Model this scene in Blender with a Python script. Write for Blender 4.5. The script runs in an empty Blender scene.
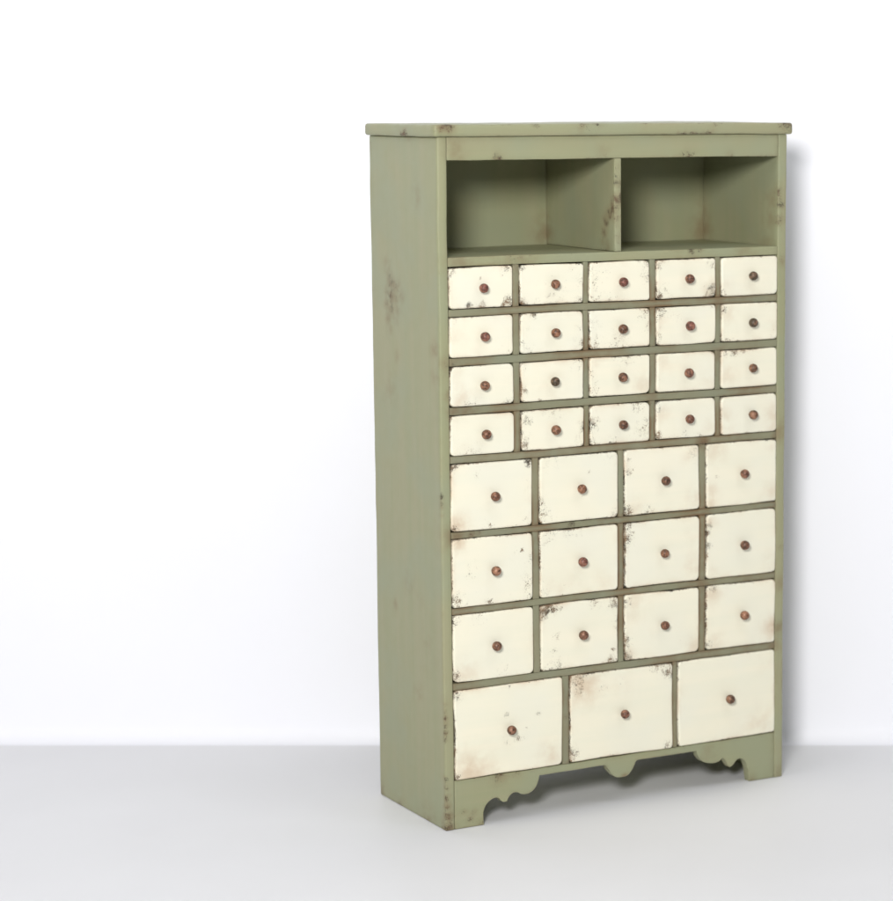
import bpy, bmesh, math, random
from mathutils import Vector, Matrix, noise

random.seed(7)
S = bpy.context.scene
COL = S.collection
R = math.radians

# ------------------------------------------------------------------ dimensions (metres, cabinet space)
W, D, H = 0.80, 0.313, 1.3675          # carcass width, depth, height below the top board
TH = 0.0205                            # side panel thickness
BACK = 0.293                           # front of the back panel
CX, CY = W / 2, D / 2                  # the cabinet's Empty stands at the centre of its base
ROT = R(30.763)
OFF = Vector((CX, CY, 0))

# ------------------------------------------------------------------ node helpers
def new_mat(name):
    m = bpy.data.materials.new(name); m.use_nodes = True
    nt = m.node_tree; nt.nodes.clear()
    out = nt.nodes.new('ShaderNodeOutputMaterial')
    b = nt.nodes.new('ShaderNodeBsdfPrincipled')
    nt.links.new(b.outputs[0], out.inputs[0])
    return m, nt, b

class N:
    def __init__(s, nt): s.nt = nt
    def link(s, a, b): s.nt.links.new(a, b)
    def put(s, sock, v):
        if hasattr(v, 'is_linked'): s.link(v, sock)
        else: sock.default_value = v
    def math(s, op, a, b=0.0, c=None, clamp=False):
        n = s.nt.nodes.new('ShaderNodeMath'); n.operation = op; n.use_clamp = clamp
        s.put(n.inputs[0], a); s.put(n.inputs[1], b)
        if c is not None: s.put(n.inputs[2], c)
        return n.outputs[0]
    def attr(s, name):
        n = s.nt.nodes.new('ShaderNodeAttribute'); n.attribute_name = name
        return n.outputs['Fac']
    def coord(s, scale=(1, 1, 1)):
        tc = s.nt.nodes.new('ShaderNodeTexCoord'); oi = s.nt.nodes.new('ShaderNodeObjectInfo')
        ad = s.nt.nodes.new('ShaderNodeVectorMath'); ad.operation = 'MULTIPLY_ADD'
        ad.inputs[1].default_value = (7.3, 7.3, 7.3)
        s.link(oi.outputs['Location'], ad.inputs[0]); s.link(tc.outputs['Object'], ad.inputs[2])
        mp = s.nt.nodes.new('ShaderNodeVectorMath'); mp.operation = 'MULTIPLY'
        mp.inputs[1].default_value = scale; s.link(ad.outputs[0], mp.inputs[0])
        return mp.outputs[0]
    def noise(s, vec, scale, detail=3.0, rough=0.6):
        n = s.nt.nodes.new('ShaderNodeTexNoise')
        n.inputs['Scale'].default_value = scale; n.inputs['Detail'].default_value = detail
        n.inputs['Roughness'].default_value = rough
        s.link(vec, n.inputs['Vector']); return n.outputs['Fac']
    def step(s, v, a, b):
        n = s.nt.nodes.new('ShaderNodeMapRange'); n.interpolation_type = 'SMOOTHSTEP'
        s.put(n.inputs[0], v); n.inputs[1].default_value = a; n.inputs[2].default_value = b
        n.inputs[3].default_value = 0; n.inputs[4].default_value = 1
        return n.outputs[0]
    def mix(s, f, a, b):
        n = s.nt.nodes.new('ShaderNodeMix'); n.data_type = 'RGBA'
        s.put(n.inputs[0], f)
        for i, v in ((6, a), (7, b)):
            s.put(n.inputs[i], v if hasattr(v, 'is_linked') else (*v, 1))
        return n.outputs[2]
    def bump(s, h, dist, strength=1.0):
        n = s.nt.nodes.new('ShaderNodeBump'); n.inputs['Distance'].default_value = dist
        n.inputs['Strength'].default_value = strength; s.put(n.inputs['Height'], h)
        return n.outputs[0]

def painted(name, base_a, base_b, base_c, chip_a, chip_b, stain_col, grain, rough, stain_amt, wear_gain):
    m, nt, b = new_mat(name); k = N(nt)
    obj = k.coord()
    n1 = k.noise(obj, 600, 4, 0.66)
    n2 = k.noise(obj, 38, 3, 0.55)
    n3 = k.noise(obj, 95, 2, 0.5)
    gr = k.noise(k.coord(grain), 1.0, 3, 0.55)             # long brush streaks along the board
    cloud = k.noise(obj, 7, 2, 0.5)
    wear, stain = k.attr('wear'), k.attr('stain')
    # chipped paint: the more wear, the more of the noise breaks through
    v = k.math('MULTIPLY_ADD', k.math('MINIMUM', wear, 1.0), wear_gain, n1)
    v = k.math('MULTIPLY_ADD', k.math('SUBTRACT', n3, 0.5), 0.42, v)
    chip = k.step(v, 0.765, 0.845)
    # rubbed brown grime
    sv = k.math('MULTIPLY', stain, k.step(k.math('MULTIPLY_ADD', stain, 0.3, n2), 0.30, 0.85))
    sv = k.math('MULTIPLY', sv, stain_amt, clamp=True)
    col = k.mix(k.step(gr, 0.32, 0.68), base_a, base_b)
    col = k.mix(k.math('MULTIPLY', k.step(cloud, 0.42, 0.68), 0.7), col, base_c)
    col = k.mix(sv, col, stain_col)
    col = k.mix(chip, col, k.mix(k.step(n2, 0.35, 0.65), chip_a, chip_b))
    k.link(col, b.inputs['Base Color'])
    k.put(b.inputs['Roughness'], k.math('MULTIPLY_ADD', chip, 0.25, k.math('MULTIPLY_ADD', n2, 0.16, rough)))
    b.inputs['Specular IOR Level'].default_value = 0.35
    h = k.math('MULTIPLY_ADD', chip, -0.8, k.math('MULTIPLY', gr, 0.3))
    h = k.math('MULTIPLY_ADD', n2, 0.5, h)
    k.link(k.bump(h, 0.0006, 0.55), b.inputs['Normal'])
    return m

GA, GB, GC = (0.326, 0.316, 0.192), (0.302, 0.310, 0.182), (0.296, 0.314, 0.202)
CHIP_G = ((0.050, 0.042, 0.026), (0.125, 0.075, 0.045))
M_UP = painted('green_paint_upright', GA, GB, GC, *CHIP_G, (0.185, 0.108, 0.050), (38, 38, 1.6), 0.40, 0.75, 0.335)
M_AC = painted('green_paint_across', GA, GB, GC, *CHIP_G, (0.185, 0.108, 0.050), (1.6, 38, 38), 0.40, 0.75, 0.335)
M_IN = painted('green_paint_depth', GA, GB, GC, *CHIP_G, (0.185, 0.108, 0.050), (38, 1.6, 38), 0.45, 0.75, 0.27)
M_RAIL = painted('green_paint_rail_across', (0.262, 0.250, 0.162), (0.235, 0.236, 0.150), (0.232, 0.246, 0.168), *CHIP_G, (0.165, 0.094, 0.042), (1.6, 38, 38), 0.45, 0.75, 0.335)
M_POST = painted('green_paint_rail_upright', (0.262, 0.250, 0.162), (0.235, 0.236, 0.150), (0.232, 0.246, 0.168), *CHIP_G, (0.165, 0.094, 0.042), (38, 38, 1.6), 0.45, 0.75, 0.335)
M_CREAM = painted('cream_paint', (0.845, 0.805, 0.645), (0.815, 0.79, 0.635), (0.80, 0.785, 0.655),
                  (0.055, 0.043, 0.028), (0.24, 0.155, 0.090), (0.50, 0.310, 0.175), (2.0, 40, 40), 0.42, 0.68, 0.365)

def knob_material():
    m, nt, b = new_mat('worn_brown_knob'); k = N(nt)
    oi = nt.nodes.new('ShaderNodeObjectInfo')
    v = k.coord()
    n1 = k.noise(v, 260, 4, 0.65); n2 = k.noise(v, 90, 2, 0.5)
    dark = k.mix(0.78, oi.outputs['Color'], (0.022, 0.016, 0.011))
    lite = k.mix(0.42, oi.outputs['Color'], (0.52, 0.27, 0.17))
    c = k.mix(k.step(n1, 0.40, 0.62), dark, oi.outputs['Color'])
    c = k.mix(k.math('MULTIPLY', k.step(n2, 0.5, 0.66), 0.8), c, lite)
    k.link(c, b.inputs['Base Color'])
    b.inputs['Metallic'].default_value = 0.15
    k.put(b.inputs['Roughness'], k.math('MULTIPLY_ADD', n1, 0.3, 0.26))
    k.link(k.bump(n1, 0.0009, 0.6), b.inputs['Normal'])
    return m
M_KNOB = knob_material()

def plain(name, col, rough, spec=0.3, var=0.0, scale=3.0):
    m, nt, b = new_mat(name); k = N(nt)
    tc = nt.nodes.new('ShaderNodeTexCoord')
    n = k.noise(tc.outputs['Object'], scale, 4, 0.5)
    c2 = tuple(c * (1 - var) for c in col)
    k.link(k.mix(k.step(n, 0.3, 0.7), col, c2), b.inputs['Base Color'])
    b.inputs['Roughness'].default_value = rough; b.inputs['Specular IOR Level'].default_value = spec
    fine = k.noise(tc.outputs['Object'], 240, 2, 0.5)
    k.link(k.bump(fine, 0.0003, 0.25), b.inputs['Normal'])
    return m
M_WALL = plain('white_wall_paint', (0.895, 0.898, 0.945), 0.7, 0.2, 0.015, 1.5)
M_FLOOR = plain('pale_grey_floor', (0.765, 0.765, 0.78), 0.5, 0.25, 0.03, 2.0)

# ------------------------------------------------------------------ wear painted per vertex
# (x, y, z, radius, chips, stain) in cabinet space: rubbed, knocked and browned places
WORN = [
    (0, .236, 1.115, .016, .40, .50), (0, .226, 1.095, .017, .55, .60), (0, .222, 1.075, .018, .78, .75), (0, .205, 1.072, .016, .74, .65),
    (0, .188, 1.068, .015, .72, .60), (0, .174, 1.055, .015, .62, .55), (0, .236, 1.055, .016, .66, .65), (0, .218, 1.050, .018, .80, .80),
    (0, .196, 1.044, .016, .60, .55), (0, .240, 1.032, .016, .60, .65), (0, .220, 1.026, .017, .70, .70), (0, .190, 1.022, .015, .45, .50),
    (0, .235, 1.005, .016, .50, .60), (0, .205, 1.004, .014, .35, .50), (0, .228, .984, .014, .35, .45),
    (0, .095, 1.264, .018, .22, .30), (0, .088, 1.245, .016, .25, .40), (0, .15, .478, .020, .15, .40),
    (0, .219, .423, .012, .35, .45), (0, .12, .259, .018, .25, .40), (0, .105, .451, .012, .2, .35),
    (0, .195, .928, .012, .2, .35), (0, .235, .86, .030, .1, .30), (0, .06, .36, .03, .1, .2),
    (0, .022, .958, .018, .35, .65), (0, .018, .905, .020, .25, .45), (0, .216, .001, .016, .9, .5),
    (0, 0, .672, .010, .9, .6), (0, 0, .655, .009, .7, .5), (0, 0, .632, .010, .4, .4), (0, 0, .240, .008, .8, .6), (0, 0, .228, .009, 1.0, .7), (0, 0, .214, .009, .9, .7), (0, 0, .200, .009, 1.0, .7), (0, 0, .186, .008, .8, .6),
    (0, .0, .26, .012, .6, .4), (.002, 0, .105, .009, .8, .6), (.002, 0, .088, .010, .7, .6), (.002, 0, .068, .010, .9, .8), (.003, 0, .050, .011, .8, .8), (.005, 0, .028, .016, .85, .9),
    (.004, 0, .003, .022, .9, .9), (.020, 0, .93, .025, .5, .6), (.020, 0, .87, .015, .6, .6),
    (0, .313, .01, .020, .8, .6), (0, .313, 1.05, .02, .5, .3), (0, .313, 1.345, .02, .5, .3), (0, .08, .003, .03, .5, .5),
    (.040, 0, .034, .010, .80, .5), (.054, 0, .018, .012, .75, .5), (.065, 0, .030, .008, .75, .4), (.08, 0, .004, .016, .6, .6),
    (.786, 0, 1.222, .014, .75, .5), (.793, 0, 1.108, .016, .5, .5), (.781, 0, 1.25, .018, .8, .4), (.781, 0, 1.19, .018, .8, .5),
    (.798, 0, .50, .02, .4, .3), (.79, 0, .42, .02, .2, .6), (.79, 0, .325, .018, .3, .7), (.79, 0, .76, .016, .3, .6),
    (.72, 0, .004, .014, .5, .5), (.79, 0, .012, .02, .5, .5), (.61, 0, .075, .025, .2, .4), (.41, 0, .055, .010, .5, .8),
    # top board
    (.02, -.008, 1.389, .016, 1.0, .9), (.004, -.008, 1.384, .012, .9, .8), (-.01, .125, 1.373, .016, .9, .6), (-.01, .14, 1.37, .01, .9, .5),
    (-.01, .313, 1.385, .016, .7, .4), (.21, -.008, 1.390, .010, .9, .5), (.312, -.008, 1.389, .018, .85, .4), (.35, -.008, 1.390, .012, .8, .4),
    (0.535, -.008, 1.369, .007, 0.8, .5), (0.548, -.008, 1.369, .007, 1, .5), (0.56, -.008, 1.369, .007, 0.9, .5), (0.574, -.008, 1.369, .007, 1, .5), (0.588, -.008, 1.369, .007, 0.95, .5), (0.602, -.008, 1.369, .007, 1, .5), (0.614, -.008, 1.369, .007, 0.8, .5), (.62, -.008, 1.391, .012, .8, .4), (.79, -.008, 1.389, .018, .9, .5),
    (.806, -.008, 1.385, .014, .8, .4), (.46, -.008, 1.390, .012, .6, .3),
    # head rail, shelf rail, divider
    (.131, 0, 1.325, .014, .95, .6), (.035, 0, 1.345, .022, .05, .65), (.05, 0, 1.325, .02, .1, .5), (.373, 0, 1.312, .016, .7, .4),
    (.365, 0, 1.335, .016, .4, .4), (.56, 0, 1.324, .02, .75, .3), (.66, 0, 1.324, .012, .7, .3),
    (.571, 0, 1.137, .016, .95, .4), (.59, 0, 1.135, .010, .9, .3), (.17, 0, 1.137, .045, .55, .5), (.045, 0, 1.130, .03, .1, .6), (.70, 0, 1.13, .03, .1, .4),
    (.391, .009, 1.225, .016, .98, .7), (.391, .037, 1.195, .016, .90, .7), (.391, .022, 1.213, .016, .95, .7), (.391, .046, 1.175, .016, .78, .6), (.391, .052, 1.155, .012, .6, .5),
    (.399, 0, 1.24, .022, .95, .6), (.399, 0, 1.275, .02, .72, .4), (.399, 0, 1.30, .016, .6, .3), (.399, 0, 1.20, .018, .62, .3), (.399, 0, 1.165, .016, .5, .3), (.395, 0, 1.31, .012, .6, .3),
    # browner lower back corners of the two open compartments
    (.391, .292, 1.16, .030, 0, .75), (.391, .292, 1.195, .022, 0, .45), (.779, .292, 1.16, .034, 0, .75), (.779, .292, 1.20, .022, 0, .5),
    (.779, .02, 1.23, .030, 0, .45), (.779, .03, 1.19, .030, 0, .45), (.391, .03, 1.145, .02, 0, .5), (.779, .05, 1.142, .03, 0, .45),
    # rails between the drawers
    (.06, 0, .839, .03, .1, .8), (.03, 0, .84, .02, .3, .8), (.03, 0, .59, .025, .3, .9), (.065, 0, .593, .012, .75, .6), (.08, 0, .594, .01, .7, .5),
    (.60, 0, .742, .020, .7, 1.0), (.59, 0, .735, .012, .6, .9), (.78, 0, .742, .02, .2, .8), (.60, 0, .440, .022, .2, .9), (.60, 0, .593, .018, .2, .7),
    (.775, 0, .29, .02, .2, .8), (.12, 0, .098, .02, .8, .6), (.16, 0, .098, .012, .7, .5), (.29, 0, .593, .012, .7, .4), (.635, 0, 1.03, .018, .2, .7), (.634, 0, .92, .02, .2, .7),
    (.48, 0, 1.03, .014, .2, .6), (.48, 0, .84, .014, .2, .6), (.275, 0, .20, .012, .5, .4),
]
WORN = [(Vector(w[:3]), w[3], w[4], w[5]) for w in WORN]

def wear_at(p, extra=None):
    c = s = 0.0
    for q, r, a, b in (extra if extra is not None else WORN):
        d2 = (p - q).length_squared / (r * r)
        if d2 < 5:
            g = math.exp(-d2 * 0.9); c = max(c, a * g); s = max(s, b * g)
    return c, s

def wobble(p):
    """hand-made unevenness: the same field bends every part, so joints stay closed"""
    a = noise.noise_vector(p * 5.0 + Vector((3.1, 7.7, 1.3))) * 0.0013
    b = noise.noise_vector(p * 19.0) * 0.00055
    return p + Vector((a.x + b.x, (a.y + b.y) * 0.35, a.z + b.z)) * min(1.0, max(0.0, p.z / 0.02))

# ------------------------------------------------------------------ object helpers
def link(name, me, mat, parent=None, loc=None, smooth=True):
    o = bpy.data.objects.new(name, me); COL.objects.link(o)
    if mat: me.materials.append(mat)
    for f in me.polygons: f.use_smooth = smooth
    if parent: o.parent = parent
    if loc is not None: o.location = loc
    return o

def set_attr(me, name, vals):
    a = me.attributes.new(name, 'FLOAT', 'POINT'); a.data.foreach_set('value', vals)

def edge_term(p, d, amt):
    """wear along an edge comes and goes"""
    n = noise.noise(p * 14.0) * 0.9 + noise.noise(p * 47.0) * 0.5
    return amt * math.exp(-d / 0.0028) * max(0.0, 0.62 + n)

def samples(a, b, r, cell):
    n = max(1, int(round((b - a - 2 * r) / cell)))
    out = [a, a + .35 * r, a + r] + [a + r + (b - a - 2 * r) * i / n for i in range(1, n)] + [b - r, b - .35 * r, b]
    return out

def board(name, mat, parent, x0, x1, y0, y1, z0, z1, r=0.0015, cell=(.008, .008, .008), ew=0.9, es=0.55, bend=True, label=None, gd=0.004):
    """a board with rounded arrises, fine enough to carry its wear"""
    X, Y, Z = samples(x0, x1, r, cell[0]), samples(y0, y1, r, cell[1]), samples(z0, z1, r, cell[2])
    lo = Vector((x0 + r, y0 + r, z0 + r)); hi = Vector((x1 - r, y1 - r, z1 - r))
    idx, co, faces = {}, [], []
    def v(i, j, k):
        key = (i, j, k)
        if key not in idx: idx[key] = len(co); co.append(Vector((X[i], Y[j], Z[k])))
        return idx[key]
    nx, ny, nz = len(X) - 1, len(Y) - 1, len(Z) - 1
    for i in range(nx):
        for k in range(nz):
            faces.append((v(i, 0, k), v(i + 1, 0, k), v(i + 1, 0, k + 1), v(i, 0, k + 1)))
            faces.append((v(i, ny, k), v(i, ny, k + 1), v(i + 1, ny, k + 1), v(i + 1, ny, k)))
    for j in range(ny):
        for k in range(nz):
            faces.append((v(0, j, k), v(0, j, k + 1), v(0, j + 1, k + 1), v(0, j + 1, k)))
            faces.append((v(nx, j, k), v(nx, j + 1, k), v(nx, j + 1, k + 1), v(nx, j, k + 1)))
    for i in range(nx):
        for j in range(ny):
            faces.append((v(i, j, 0), v(i, j + 1, 0), v(i + 1, j + 1, 0), v(i + 1, j, 0)))
            faces.append((v(i, j, nz), v(i + 1, j, nz), v(i + 1, j + 1, nz), v(i, j + 1, nz)))
    wear, stain, out = [], [], []
    c = Vector(((x0 + x1) / 2, (y0 + y1) / 2, (z0 + z1) / 2))
    for p in co:
        ds = sorted((min(p.x - x0, x1 - p.x), min(p.y - y0, y1 - p.y), min(p.z - z0, z1 - p.z)))
        d = ds[1]
        a, s = wear_at(p)
        e = edge_term(p, d, ew); g = es * math.exp(-d / gd) * max(0, 0.62 + noise.noise(p * 11.0) * 1.1)
        wear.append(max(e, a) + 0.25 * min(e, a)); stain.append(max(g, s))
        q = Vector((min(max(p.x, lo.x), hi.x), min(max(p.y, lo.y), hi.y), min(max(p.z, lo.z), hi.z)))
        dv = p - q
        if dv.length > 1e-9: p = q + dv.normalized() * r
        out.append((wobble(p) if bend else p) - c)
    me = bpy.data.meshes.new(name); me.from_pydata(out, [], faces); me.update()
    set_attr(me, 'wear', wear); set_attr(me, 'stain', stain)
    o = link(name, me, mat, parent, c - OFF)
    if label: o['label'] = label
    return o

# ------------------------------------------------------------------ the cabinet
cab = bpy.data.objects.new('apothecary_cabinet', None); COL.objects.link(cab)
cab.empty_display_size = 0.2
cab['label'] = 'tall distressed sage green cabinet with cream drawers, brown knobs and two open compartments on top'
cab['category'] = 'cabinet'
cab.rotation_euler = (0, 0, ROT)
cab.location = Matrix.Rotation(ROT, 4, 'Z') @ Vector((CX, CY, 0))

board('top_board', M_AC, cab, -.0095, W + .0095, -.0085, D + .001, H, H + .0235, r=.0054, cell=(.008, .012, .008), ew=.62, es=.3)
board('side_panel', M_UP, cab, 0, TH, 0, D, 0, H, r=.0036, cell=(.006, .0075, .0075), ew=.5, es=.3)
board('side_panel', M_UP, cab, W - TH, W, 0, D, 0, H, r=.0022, cell=(.006, .012, .0075), ew=.5, es=.3)
e = .0004
board('back_panel', M_UP, cab, TH + e, W - TH - e, BACK, D - .004, .10, H - e, r=.001, cell=(.012, .01, .012), ew=.2, es=.15)
board('head_rail', M_AC, cab, TH + e, W - TH - e, .0012, .022, 1.3225, H - e, r=.0015, cell=(.008, .008, .0055), ew=.6, es=.4)
board('shelf', M_AC, cab, TH + e, W - TH - e, .0008, BACK - e, 1.1195, 1.1372, r=.0017, cell=(.008, .01, .0055), ew=.55, es=.6)
board('compartment_divider', M_UP, cab, .3912, .4066, .0016, BACK - e, 1.1372 + e, 1.3225 - e, r=.0017, cell=(.005, .008, .006), ew=.85, es=.3)
board('inner_ceiling', M_AC, cab, TH + e, W - TH - e, .022 + e, BACK - e, 1.345, H - e, r=.001, cell=(.05, .05, .01), ew=0, es=0)
board('bottom_panel', M_AC, cab, TH + e, W - TH - e, .0215, D - .004, .084, .0995, r=.001, cell=(.02, .02, .01), ew=.2, es=.2)

# grid levels measured from the photograph
SX = [(.0212, .1597), (.1762, .3170), (.3312, .4703), (.4861, .6267), (.6416, .7785)]
MX = [(.0212, .1991), (.2162, .3950), (.4105, .5878), (.6057, .7785)]
BX = [(.0218, .2636), (.2819, .5252), (.5385, .7785)]
SZ = [(1.0385, 1.1174), (.9440, 1.0217), (.8477, .9259), (.7511, .8300)]
MZ = [(.6009, .7339), (.4505, .5854), (.2990, .4346)]
BZ = [(.1012, .2817)]
G = .0016                              # the gap round a drawer
levels = SZ + MZ + BZ
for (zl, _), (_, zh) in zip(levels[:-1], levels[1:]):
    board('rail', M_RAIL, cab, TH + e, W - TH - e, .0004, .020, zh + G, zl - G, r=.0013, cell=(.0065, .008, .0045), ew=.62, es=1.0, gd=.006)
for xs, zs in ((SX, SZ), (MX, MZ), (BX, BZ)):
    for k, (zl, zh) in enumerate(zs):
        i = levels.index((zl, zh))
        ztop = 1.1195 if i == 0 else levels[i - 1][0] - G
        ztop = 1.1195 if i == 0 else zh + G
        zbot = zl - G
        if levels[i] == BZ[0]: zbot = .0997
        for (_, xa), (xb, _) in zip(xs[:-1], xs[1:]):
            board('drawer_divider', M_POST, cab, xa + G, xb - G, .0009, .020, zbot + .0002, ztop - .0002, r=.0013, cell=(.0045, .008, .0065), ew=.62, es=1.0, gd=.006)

# scalloped apron with bracket feet, one board
def smooth_line(pts, n=4):
    out = []
    for i in range(len(pts) - 1):
        p0, p1, p2, p3 = pts[max(i - 1, 0)], pts[i], pts[i + 1], pts[min(i + 2, len(pts) - 1)]
        for t in range(n):
            u = t / n
            out.append(tuple(0.5 * (2 * b + (c - a) * u + (2 * a - 5 * b + 4 * c - d) * u * u + (3 * b - a - 3 * c + d) * u ** 3)
                             for a, b, c, d in zip(p0, p1, p2, p3)))
    return out + [pts[-1]]

def apron():
    z0 = .0008
    L1 = smooth_line([(.0855, z0), (.0848, .020), (.0857, .030), (.0925, .0425), (.1050, .0510), (.1172, .0518), (.1258, .0440)])
    L2 = smooth_line([(.1258, .0440), (.1300, .0412), (.1378, .0414)])
    L3 = smooth_line([(.1378, .0414), (.1432, .0508), (.1520, .0570), (.1610, .0570), (.1690, .0530), (.1760, .0508), (.1880, .0512), (.1995, .0570), (.2065, .0660), (.2105, .0770), (.2120, .0845)])
    Mid = smooth_line([(.3632, .0845), (.3690, .0805), (.3738, .0712), (.3832, .0603), (.3890, .0560), (.3950, .0540), (.4110, .0534), (.4180, .0556), (.4258, .0622), (.4335, .0735), (.4368, .0805), (.4410, .0845)], 3)
    R1 = smooth_line([(.5850, .0845), (.5870, .0770), (.5925, .0670), (.6010, .0588), (.6130, .0545), (.6290, .0528), (.6400, .0552), (.6478, .0604)])
    R2 = smooth_line([(.6478, .0604), (.6540, .0570), (.6610, .0465), (.6672, .0385)])
    R3 = smooth_line([(.6672, .0385), (.6740, .0415), (.6825, .0500), (.6900, .0540), (.6985, .0520), (.7070, .0440), (.7120, .0320), (.7150, .0160), (.7175, z0)])
    out = [(TH + e, z0)] + L1 + L2[1:] + L3[1:] + Mid + R1 + R2[1:] + R3[1:] + [(W - TH - e, z0), (W - TH - e, .0994), (TH + e, .0994)]
    bm = bmesh.new()
    vs = [bm.verts.new((x, .0010, z)) for x, z in out]
    f = bm.faces.new(vs); f.normal_update()
    if f.normal.y > 0: f.normal_flip()
    prof = [Vector((x, 0, z)) for x, z in out]
    r = bmesh.ops.extrude_face_region(bm, geom=[f])
    moved = [g for g in r['geom'] if isinstance(g, bmesh.types.BMVert)]
    for g in moved: g.co.y = .0205
    bmesh.ops.recalc_face_normals(bm, faces=bm.faces)
    rim = [ed for ed in bm.edges if all(abs(v.co.y - .0010) < 1e-6 for v in ed.verts)]
    bmesh.ops.bevel(bm, geom=rim, offset=.0011, segments=2, profile=.5, affect='EDGES')
    def cut(co, no):
        bmesh.ops.bisect_plane(bm, geom=bm.verts[:] + bm.edges[:] + bm.faces[:], plane_co=co, plane_no=no, dist=1e-6)
    x = .026
    while x < .775: cut((x, 0, 0), (1, 0, 0)); x += .0070
    z = .006
    while z < .098: cut((0, 0, z), (0, 0, 1)); z += .0065
    bmesh.ops.triangulate(bm, faces=[f for f in bm.faces if len(f.verts) > 4])
    c = Vector((CX, .01, .05))
    wear, stain = [], []
    segs = list(zip(prof, prof[1:] + prof[:1]))
    for v in bm.verts:
        p = v.co.copy(); d = 1
        q = Vector((p.x, 0, p.z))
        for a, b in segs:
            t = max(0, min(1, (q - a).dot(b - a) / max(1e-12, (b - a).length_squared)))
            d = min(d, (q - a.lerp(b, t)).length)
        a_, s_ = wear_at(p)
        wear.append(max(edge_term(p, d, .62), a_)); stain.append(max(.5 * math.exp(-d / .003) * max(0, .6 + noise.noise(p * 11)), s_))
        v.co = wobble(p) - c
    me = bpy.data.meshes.new('apron'); bm.to_mesh(me); bm.free()
    set_attr(me, 'wear', wear); set_attr(me, 'stain', stain)
    o = link('apron', me, M_AC, cab, c - OFF, smooth=True)
    me.set_sharp_from_angle(angle=R(50))
    return o
apron()

# ------------------------------------------------------------------ knobs
def knob_mesh():
    prof = [(.0034, 0.0), (.0031, .0012), (.0030, .0034), (.0052, .0046), (.0076, .0068), (.0091, .0097), (.0096, .0128),
            (.0091, .0160), (.0076, .0190), (.0054, .0210), (.0028, .0220)]
    n = 28; co, fa = [], []
    for r, y in prof:
        for i in range(n):
            a = 2 * math.pi * i / n
            co.append((r * math.cos(a), -y, r * math.sin(a)))
    for k in range(len(prof) - 1):
        for i in range(n):
            j = (i + 1) % n
            fa.append((k * n + i, k * n + j, (k + 1) * n + j, (k + 1) * n + i))
    co.append((0, -.0223, 0)); t = len(co) - 1; k = len(prof) - 1
    for i in range(n): fa.append((k * n + i, k * n + (i + 1) % n, t))
    fa.append(tuple(range(n)))
    co = [Vector(p) + noise.noise_vector(Vector(p) * 140) * .00035 for p in co]
    me = bpy.data.meshes.new('knob'); me.from_pydata(co, [], fa); me.materials.append(M_KNOB)
    bm = bmesh.new(); bm.from_mesh(me); bmesh.ops.recalc_face_normals(bm, faces=bm.faces); bm.to_mesh(me); bm.free()
    for f in me.polygons: f.use_smooth = True
    return me
KNOB = knob_mesh()
BROWN = [(.225, .094, .050, 1), (.26, .115, .060, 1), (.195, .088, .048, 1), (.235, .100, .060, 1), (.205, .102, .054, 1)]
OLIVE = (.115, .078, .045, 1); PALE = (.31, .145, .08, 1); RED = (.245, .090, .062, 1)

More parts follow.
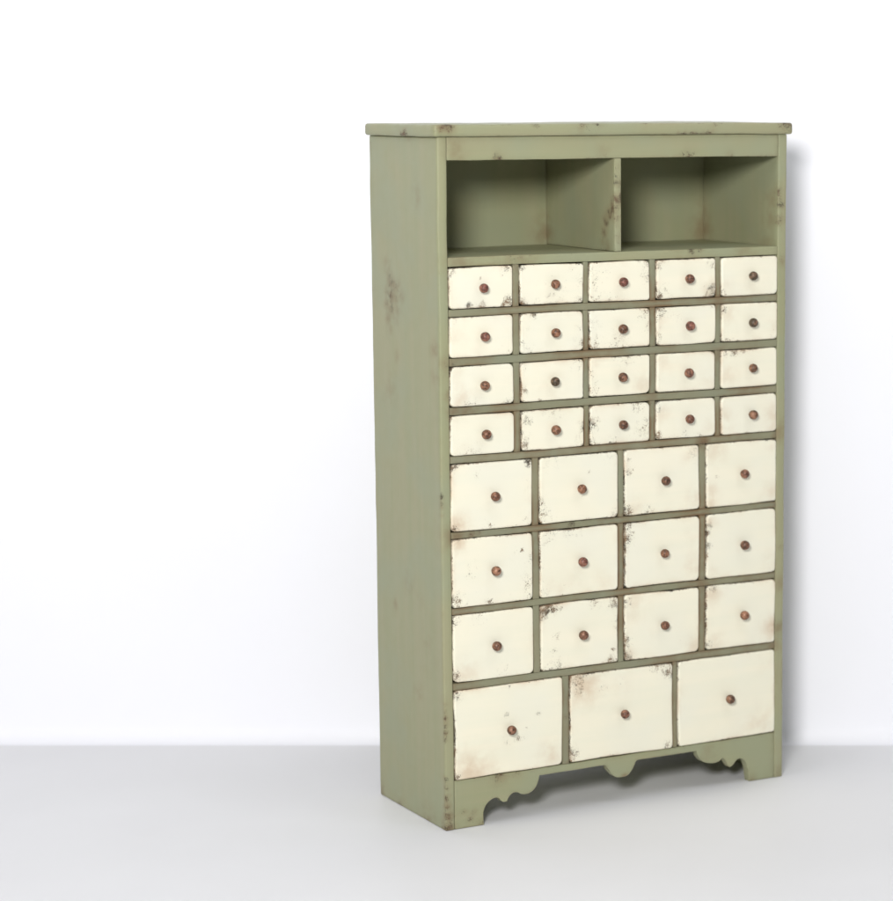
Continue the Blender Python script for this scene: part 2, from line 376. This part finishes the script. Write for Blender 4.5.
# ------------------------------------------------------------------ drawers
def drawer(x0, x1, z0, z1, chips, stains, tint, rad, label):
    cx, cz = (x0 + x1) / 2, (z0 + z1) / 2
    hw, hh = (x1 - x0) / 2, (z1 - z0) / 2
    seed = Vector((cx * 91.7, 0, cz * 57.3))
    rads = [rad * random.uniform(.65, 1.3) for _ in range(4)]
    # outline (anticlockwise from the lower right corner), each corner rounded its own way
    ring = []
    def arc(sx, sz, r, a0):
        for i in range(9):
            a = a0 + math.pi / 2 * i / 8
            ring.append((sx * (hw - r) + r * math.cos(a), sz * (hh - r) + r * math.sin(a)))
    def side(p, q, n):
        for i in range(1, n): ring.append((p[0] + (q[0] - p[0]) * i / n, p[1] + (q[1] - p[1]) * i / n))
    nx, nz = int(hw * 2 / .006), int(hh * 2 / .006)
    arc(1, 1, rads[0], 0); side((hw - rads[0], hh), (-hw + rads[1], hh), nx)
    arc(-1, 1, rads[1], math.pi / 2); side((-hw, hh - rads[1]), (-hw, -hh + rads[2]), nz)
    arc(-1, -1, rads[2], math.pi); side((-hw + rads[2], -hh), (hw - rads[3], -hh), nx)
    arc(1, -1, rads[3], 1.5 * math.pi); side((hw, -hh + rads[3]), (hw, hh - rads[0]), nz)
    n = len(ring)
    proud, roll = .0024, .0038
    rot = random.uniform(-.0055, .0055)
    blobs_c = [(Vector((x0 + u * 2 * hw, 0, z0 + v * 2 * hh)), r * 1.1, s * .92, 0) for u, v, r, s in chips] + \
              [(Vector((x0 + u * 2 * hw, 0, z0 + v * 2 * hh)), r, 0, s) for u, v, r, s in stains]
    co, wear, stain = [], [], []
    def add(x, z, d, y):
        xr, zr = x * math.cos(rot) - z * math.sin(rot), x * math.sin(rot) + z * math.cos(rot)
        p = Vector((cx + xr, 0, cz + zr))
        a, s = wear_at(Vector((cx + x, 0, cz + z)), blobs_c)
        wn = noise.noise(p * 9 + seed) * .9 + noise.noise(p * 33 + seed) * .5
        eg = .66 * math.exp(-d / .0048) * max(0.30, .64 + wn) + .28 * math.exp(-d / .0012)
        a = max(a * 1.0, eg) + .35 * min(a, eg)
        gs = .72 * math.exp(-d / .0050) * max(.1, .50 + noise.noise(p * 13 + seed * 2) * 1.1)
        wear.append(a); stain.append(max(s, gs))
        # uneven outline, faintly cushioned face
        bend = noise.noise_vector(Vector((p.x * 12, 1.7, p.z * 12)) + seed) * .0013
        q = wobble(Vector((p.x + bend.x, y, p.z + bend.z)))
        co.append(q)
    insets = [0, .0003, .0008, .0016, .0027, .0040, .0058, .0080]
    rows = [(ring, 0, .19), (ring, 0, .006)]                       # back of the box, then the front's rim
    c_in = max(max(rads), .010)
    for d in insets:
        # inset keeps the corner arcs: pull towards the straight-sided core
        pts = []
        for x, z in ring:
            fx, fz = max(0.0, (hw - d)) / hw, max(0.0, (hh - d)) / hh
            pts.append((x * fx, z * fz))
        t = min(1, d / roll); y = -proud + roll - math.sqrt(max(0, roll * roll - (roll * (1 - t)) ** 2))
        rows.append((pts, d, y))
    m = max(4, int(min(hw, hh) / .0045))
    d0 = insets[-1]
    for k in range(1, m):
        t = k / m
        kx = (hw - d0) / hw * (1 - t) ; kz = (hh - d0) / hh * (1 - t)
        rows.append(([(x * kx, z * kz) for x, z in ring], d0 + (min(hw, hh) - d0) * t, -proud - .0006 * t))
    for pts, d, y in rows:
        for x, z in pts: add(x, z, d, y)
    add(0, 0, min(hw, hh), -proud - .0006)
    fa = []
    for k in range(len(rows) - 1):
        for i in range(n):
            j = (i + 1) % n
            fa.append((k * n + i, k * n + j, (k + 1) * n + j, (k + 1) * n + i))
    t = len(co) - 1; k = len(rows) - 1
    for i in range(n): fa.append((k * n + i, k * n + (i + 1) % n, t))
    c = Vector((cx, 0, cz))
    me = bpy.data.meshes.new('drawer'); me.from_pydata([p - c for p in co], [], fa); me.update()
    bm = bmesh.new(); bm.from_mesh(me); bm.faces.ensure_lookup_table()
    bm.normal_update()
    if bm.faces[-1].normal.y > 0: bmesh.ops.reverse_faces(bm, faces=bm.faces[:])
    bm.to_mesh(me); bm.free()
    set_attr(me, 'wear', wear); set_attr(me, 'stain', stain)
    dr = link('drawer', me, M_CREAM, cab, c - OFF)
    if label: dr['label'] = label
    kn = bpy.data.objects.new('knob', KNOB); COL.objects.link(kn); kn.parent = dr
    kn.location = (random.uniform(-.0012, .0012), -proud - .0002, random.uniform(-.001, .001))
    kn.rotation_euler = (random.uniform(-.05, .05), random.uniform(0, 6.28), random.uniform(-.05, .05))
    s = random.uniform(.96, 1.04); kn.scale = (s, s, s)
    kn.color = tint
    return dr

# per drawer: chipped spots and brown smudges as (across, up, radius, strength)
WEAR = {
 's11': ([(.05,.9,.010,.7),(.88,.95,.012,.85),(.84,.80,.006,.8),(.93,.12,.015,1.),(.86,.05,.008,.95),(.31,.06,.012,.95),(.50,.08,.010,.95),(.48,.72,.004,.8)], []),
 's12': ([(.04,.95,.010,.7),(.95,.6,.018,.55),(.78,.86,.016,.45),(.05,.05,.012,.95),(.5,.02,.05,.5),(.93,.1,.016,.6)], [(.05,.05,.014,.6)]),
 's13': ([(.05,.5,.022,.62),(.1,.85,.020,.5),(.95,.6,.018,.65),(.92,.9,.018,.55),(.35,.05,.018,.5),(.25,.75,.018,.4),(.1,.1,.018,.55)], []),
 's14': ([(.05,.9,.012,.8),(.93,.87,.016,.62),(.93,.22,.018,.85),(.86,.10,.012,.8),(.12,.25,.020,.58),(.04,.08,.012,.9)], [(.92,.2,.022,.55)]),
 's15': ([(.03,.1,.012,.7)], [(.6,.1,.04,.15),(.03,.3,.02,.3)]),
 's21': ([(.05,.9,.012,.5),(.85,.05,.02,.5)], [(.05,.6,.03,.25)]),
 's22': ([(.04,.3,.016,.62),(.95,.15,.018,.75),(.2,.97,.010,.85),(.92,.5,.018,.45),(.04,.6,.016,.5),(.1,.03,.02,.5)], []),
 's23': ([(.08,.1,.022,.65),(.05,.6,.022,.5),(.92,.9,.020,.6),(.5,.03,.04,.6),(.96,.5,.014,.6),(.15,.5,.01,.4)], []),
 's24': ([(.06,.88,.020,.75),(.25,.8,.018,.5),(.38,.75,.010,.5),(.04,.3,.016,.62),(.95,.95,.008,.6)], [(.05,.6,.02,.3)]),
 's25': ([(.04,.85,.014,.7),(.1,.04,.02,.5),(.93,.03,.01,.7)], [(.06,.8,.025,.5),(.97,.3,.02,.3)]),
 's31': ([(.9,.04,.018,.6),(.3,.02,.03,.5)], [(.15,.18,.032,.5),(.1,.93,.03,.25)]),
 's32': ([(.03,.3,.014,.8),(.9,.85,.018,.58),(.3,.01,.006,1.),(.04,.85,.012,.5)], [(.5,.38,.03,.2)]),
 's33': ([(.04,.15,.018,.65),(.03,.6,.014,.5),(.6,.97,.03,.5)], [(.9,.15,.028,.45),(.06,.9,.015,.3)]),
 's34': ([(.04,.4,.014,.4)], [(.1,.85,.028,.35),(.92,.15,.028,.3)]),
 's35': ([(.25,.96,.014,.9),(.08,.95,.010,.8),(.4,.95,.01,.7)], [(.05,.3,.03,.4)]),
 's41': ([(.15,.15,.026,.38),(.35,.02,.03,.5)], [(.1,.95,.02,.35),(.95,.6,.02,.2),(.15,.15,.03,.15)]),
 's42': ([(.10,.74,.012,.92),(.15,.80,.005,1.),(.04,.2,.018,.85),(.95,.5,.022,.58),(.9,.15,.018,.55),(.5,.93,.03,.5),(.16,.4,.004,.8)], []),
 's43': ([(.05,.55,.020,.75),(.88,.30,.022,.68),(.8,.95,.018,.8),(.05,.1,.014,.65),(.38,.05,.016,.65),(.93,.6,.012,.6)], []),
 's44': ([(.05,.8,.014,.55),(.03,.1,.010,.9),(.4,.02,.03,.5),(.75,.02,.01,.7)], [(.08,.7,.022,.4),(.9,.05,.03,.3)]),
 's45': ([(.45,.05,.008,.4)], [(.06,.5,.02,.4),(.97,.4,.026,.55),(.95,.1,.02,.5),(.1,.05,.02,.4)]),
 'm11': ([(.03,.98,.009,1.1),(.95,.97,.012,1.1),(.31,.85,.010,.62),(.45,.06,.012,.6),(.96,.6,.02,.4),(.04,.05,.010,.8),(.95,.08,.018,.5)], [(.06,.08,.024,.85),(.03,.95,.012,.6)]),
 'm12': ([(.04,.14,.020,.78),(.02,.35,.014,.65),(.63,.73,.0045,1.2),(.95,.9,.02,.5),(.52,.38,.004,.8),(.15,.9,.025,.42),(.96,.06,.012,.8)], []),
 'm13': ([(.06,.68,.015,.75),(.04,.85,.012,.62),(.93,.88,.016,.6),(.06,.06,.016,.75),(.3,.05,.016,.6)], [(.9,.87,.022,.5),(.1,.06,.03,.4),(.95,.15,.025,.4)]),
 'm14': ([(.15,.47,.008,.66),(.04,.96,.012,.6)], [(.1,.93,.03,.5),(.03,.22,.022,.6),(.95,.15,.03,.4),(.05,.06,.02,.6),(.95,.95,.02,.3)]),
 'm21': ([(.04,.1,.020,.85),(.45,.04,.010,.8),(.95,.28,.022,.62),(.25,.62,.016,.5),(.86,.76,.005,1.),(.2,.42,.016,.5),(.96,.6,.018,.5),(.78,.70,.014,.45),(.95,.1,.016,.6)], [(.06,.94,.020,.9)]),
 'm22': ([(.1,.93,.025,.52),(.3,.1,.03,.3),(.05,.1,.025,.5),(.4,.97,.03,.45)], [(.3,.06,.05,.25),(.8,.1,.03,.25)]),
 'm23': ([(.05,.77,.011,.95),(.09,.85,.006,.95),(.06,.96,.010,.85),(.03,.6,.016,.5)], [(.95,.2,.03,.45),(.9,.7,.02,.2)]),
 'm24': ([(.03,.54,.009,1.),(.03,.85,.012,.75),(.03,.75,.01,.7)], [(.04,.9,.018,.55),(.95,.1,.03,.3),(.05,.05,.02,.4)]),
 'm31': ([(.03,.1,.014,.85),(.02,.9,.012,.75),(.6,.06,.02,.45),(.3,.95,.03,.45)], [(.12,.06,.035,.5)]),
 'm32': ([(.06,.95,.015,1.3),(.16,.93,.013,1.05),(.04,.84,.010,.95),(.24,.92,.008,.9),(.2,.5,.012,.72),(.17,.3,.010,.66),(.94,.9,.016,.85),(.93,.2,.006,1.2),(.9,.06,.012,.9),(.2,.04,.03,.65),(.7,.96,.018,.7),(.97,.6,.015,.6)], []),
 'm33': ([(.02,.9,.014,.8),(.02,.3,.014,.9),(.03,.08,.014,.8)], [(.1,.87,.035,.45),(.95,.1,.03,.5),(.35,.4,.012,.15),(.05,.06,.02,.5)]),
 'm34': ([(.1,.96,.010,.8),(.03,.1,.016,.7)], [(.97,.25,.022,1.),(.05,.93,.028,.6),(.9,.15,.025,.5),(.1,.06,.025,.5)]),
 'b1': ([(.47,.66,.009,.62),(.77,.63,.006,.78),(.655,.48,.0035,1.2),(.57,.375,.012,.78),(.49,.35,.012,.66),(.65,.37,.006,.7),(.5,.97,.005,1.),(.03,.95,.014,.8),(.03,.04,.010,.9)], [(.15,.06,.045,.75),(.9,.12,.03,.5),(.32,.03,.03,.4)]),
 'b2': ([(.08,.93,.020,.80),(.08,.83,.018,.66),(.95,.92,.018,.95),(.85,.97,.018,.7),(.32,.80,.014,.52),(.02,.1,.018,.85),(.95,.05,.012,.8),(.5,.86,.012,.4)], [(.12,.9,.045,.75),(.5,.82,.03,.2)]),
 'b3': ([(.04,.97,.010,.5)], [(.95,.9,.03,.2),(.85,.1,.045,.35)]),
}
TINT = {'s11': RED, 's21': RED, 's13': RED, 's24': RED, 's15': OLIVE, 's25': OLIVE, 's32': OLIVE, 's31': PALE, 'm21': PALE, 's42': PALE, 'm22': RED, 'm31': BROWN[2], 'm32': BROWN[2]}
LABEL = {
 'm32': 'cream drawer with its paint chipped to dark wood in the upper left corner',
 's11': 'small cream drawer chipped along its lower edge and lower right corner',
 'm34': 'cream drawer with a reddish brown rub at its lower right corner',
 'b1': 'wide cream drawer with dark specks round its knob and a pinkish lower corner',
 'b2': 'wide cream drawer with brown speckled upper corners',
 'b3': 'wide cream drawer with almost unmarked paint',
 'm21': 'cream drawer with a brown rub in its upper left corner',
}
q = 0
for tag_, xs, zs, rad in (('s', SX, SZ, .0082), ('m', MX, MZ, .0080), ('b', BX, BZ, .0078)):
    for r, (za, zb) in enumerate(zs):
        for c_, (xa, xb) in enumerate(xs):
            key = '%s%d%d' % (tag_, r + 1, c_ + 1) if tag_ != 'b' else 'b%d' % (c_ + 1)
            ch, st = WEAR[key]
            drawer(xa, xb, za, zb, ch, st, TINT.get(key, BROWN[q % 5]), rad, LABEL.get(key)); q += 1

# ------------------------------------------------------------------ the setting: floor and wall
WY, CR = 0.703, 0.034
def sheet(name, rows, x0, x1, mat):
    co, fa = [], []
    for y, z in rows: co += [(x0, y, z), (x1, y, z)]
    for i in range(len(rows) - 1): fa.append((2 * i, 2 * i + 1, 2 * i + 3, 2 * i + 2))
    me = bpy.data.meshes.new(name); me.from_pydata(co, [], fa); me.update()
    o = link(name, me, mat); o['kind'] = 'structure'
    return o
sheet('floor', [(-9, 0), (WY - CR, 0)], -7, 7, M_FLOOR)
cove = [(WY - CR + CR * math.sin(t * math.pi / 16), CR - CR * math.cos(t * math.pi / 16)) for t in range(9)]
sheet('wall', cove + [(WY, 5)], -7, 7, M_WALL)

# ------------------------------------------------------------------ light: main softbox, three added fill lamps, faint ambience
w = bpy.data.worlds.new('World'); S.world = w; w.use_nodes = True
bg = w.node_tree.nodes['Background']; bg.inputs[0].default_value = (.96, .98, 1, 1); bg.inputs[1].default_value = 0.03

def lamp(name, shape, size, power, col, loc, target):
    l = bpy.data.lights.new(name, 'AREA'); l.shape = shape; l.size = size[0]; l.size_y = size[1]
    l.energy = power; l.color = col
    o = bpy.data.objects.new(name, l); COL.objects.link(o)
    o.location = loc
    o.rotation_euler = (Vector(target) - Vector(loc)).to_track_quat('-Z', 'Y').to_euler()
    return o
def around(az, el, dist, t=(.35, .3, 1.0)):
    return Vector(t) + dist * Vector((math.sin(R(az)) * math.cos(R(el)), -math.cos(R(az)) * math.cos(R(el)), math.sin(R(el))))
MID = (.35, .3, 1.0)
lamp('softbox', 'DISK', (1.0, 1.0), 218, (1, .99, .97), around(-6, 15.5, 5.2), MID)
lamp('wall_fill', 'RECTANGLE', (5, .6), 33, (.96, .98, 1), (.4, -.75, 3.0), (.4, .68, .0))  # added out of view to brighten the wall and weaken its shadow
lamp('left_fill', 'DISK', (2, 2), 20, (1, 1, 1), around(-50, 18, 4.5), MID)  # added fill from the left for the side panel and inner right walls
lamp('right_fill', 'DISK', (2, 2), 11, (.97, .985, 1), around(52, 15, 4.5), MID)  # added weak fill from the right, lifts the wall shadow beside the cabinet

# ------------------------------------------------------------------ camera
cam = bpy.data.cameras.new('camera'); co_ = bpy.data.objects.new('camera', cam); COL.objects.link(co_)
c_, s_ = math.cos(ROT), math.sin(ROT)
px, py = -2.095, -4.3624
co_.location = (px * c_ - py * s_, px * s_ + py * c_, 1.4429)
co_.rotation_euler = (R(90 - 8.724), 0, 0)
cam.sensor_fit = 'HORIZONTAL'; cam.sensor_width = 36
cam.lens = 36 * 2507.48 / 893
cam.shift_x = (446.5 - 662.83) / 893; cam.shift_y = (481.75 - 450.5) / 893
cam.clip_start = .05; cam.clip_end = 100
cam.dof.use_dof = True; cam.dof.focus_distance = 4.98; cam.dof.aperture_fstop = 2.2
S.camera = co_

S.view_settings.view_transform = 'Standard'; S.view_settings.look = 'None'
S.view_settings.exposure = 0; S.view_settings.gamma = 1
S.cycles.max_bounces = 8; S.cycles.diffuse_bounces = 6
S.cycles.use_denoising = True
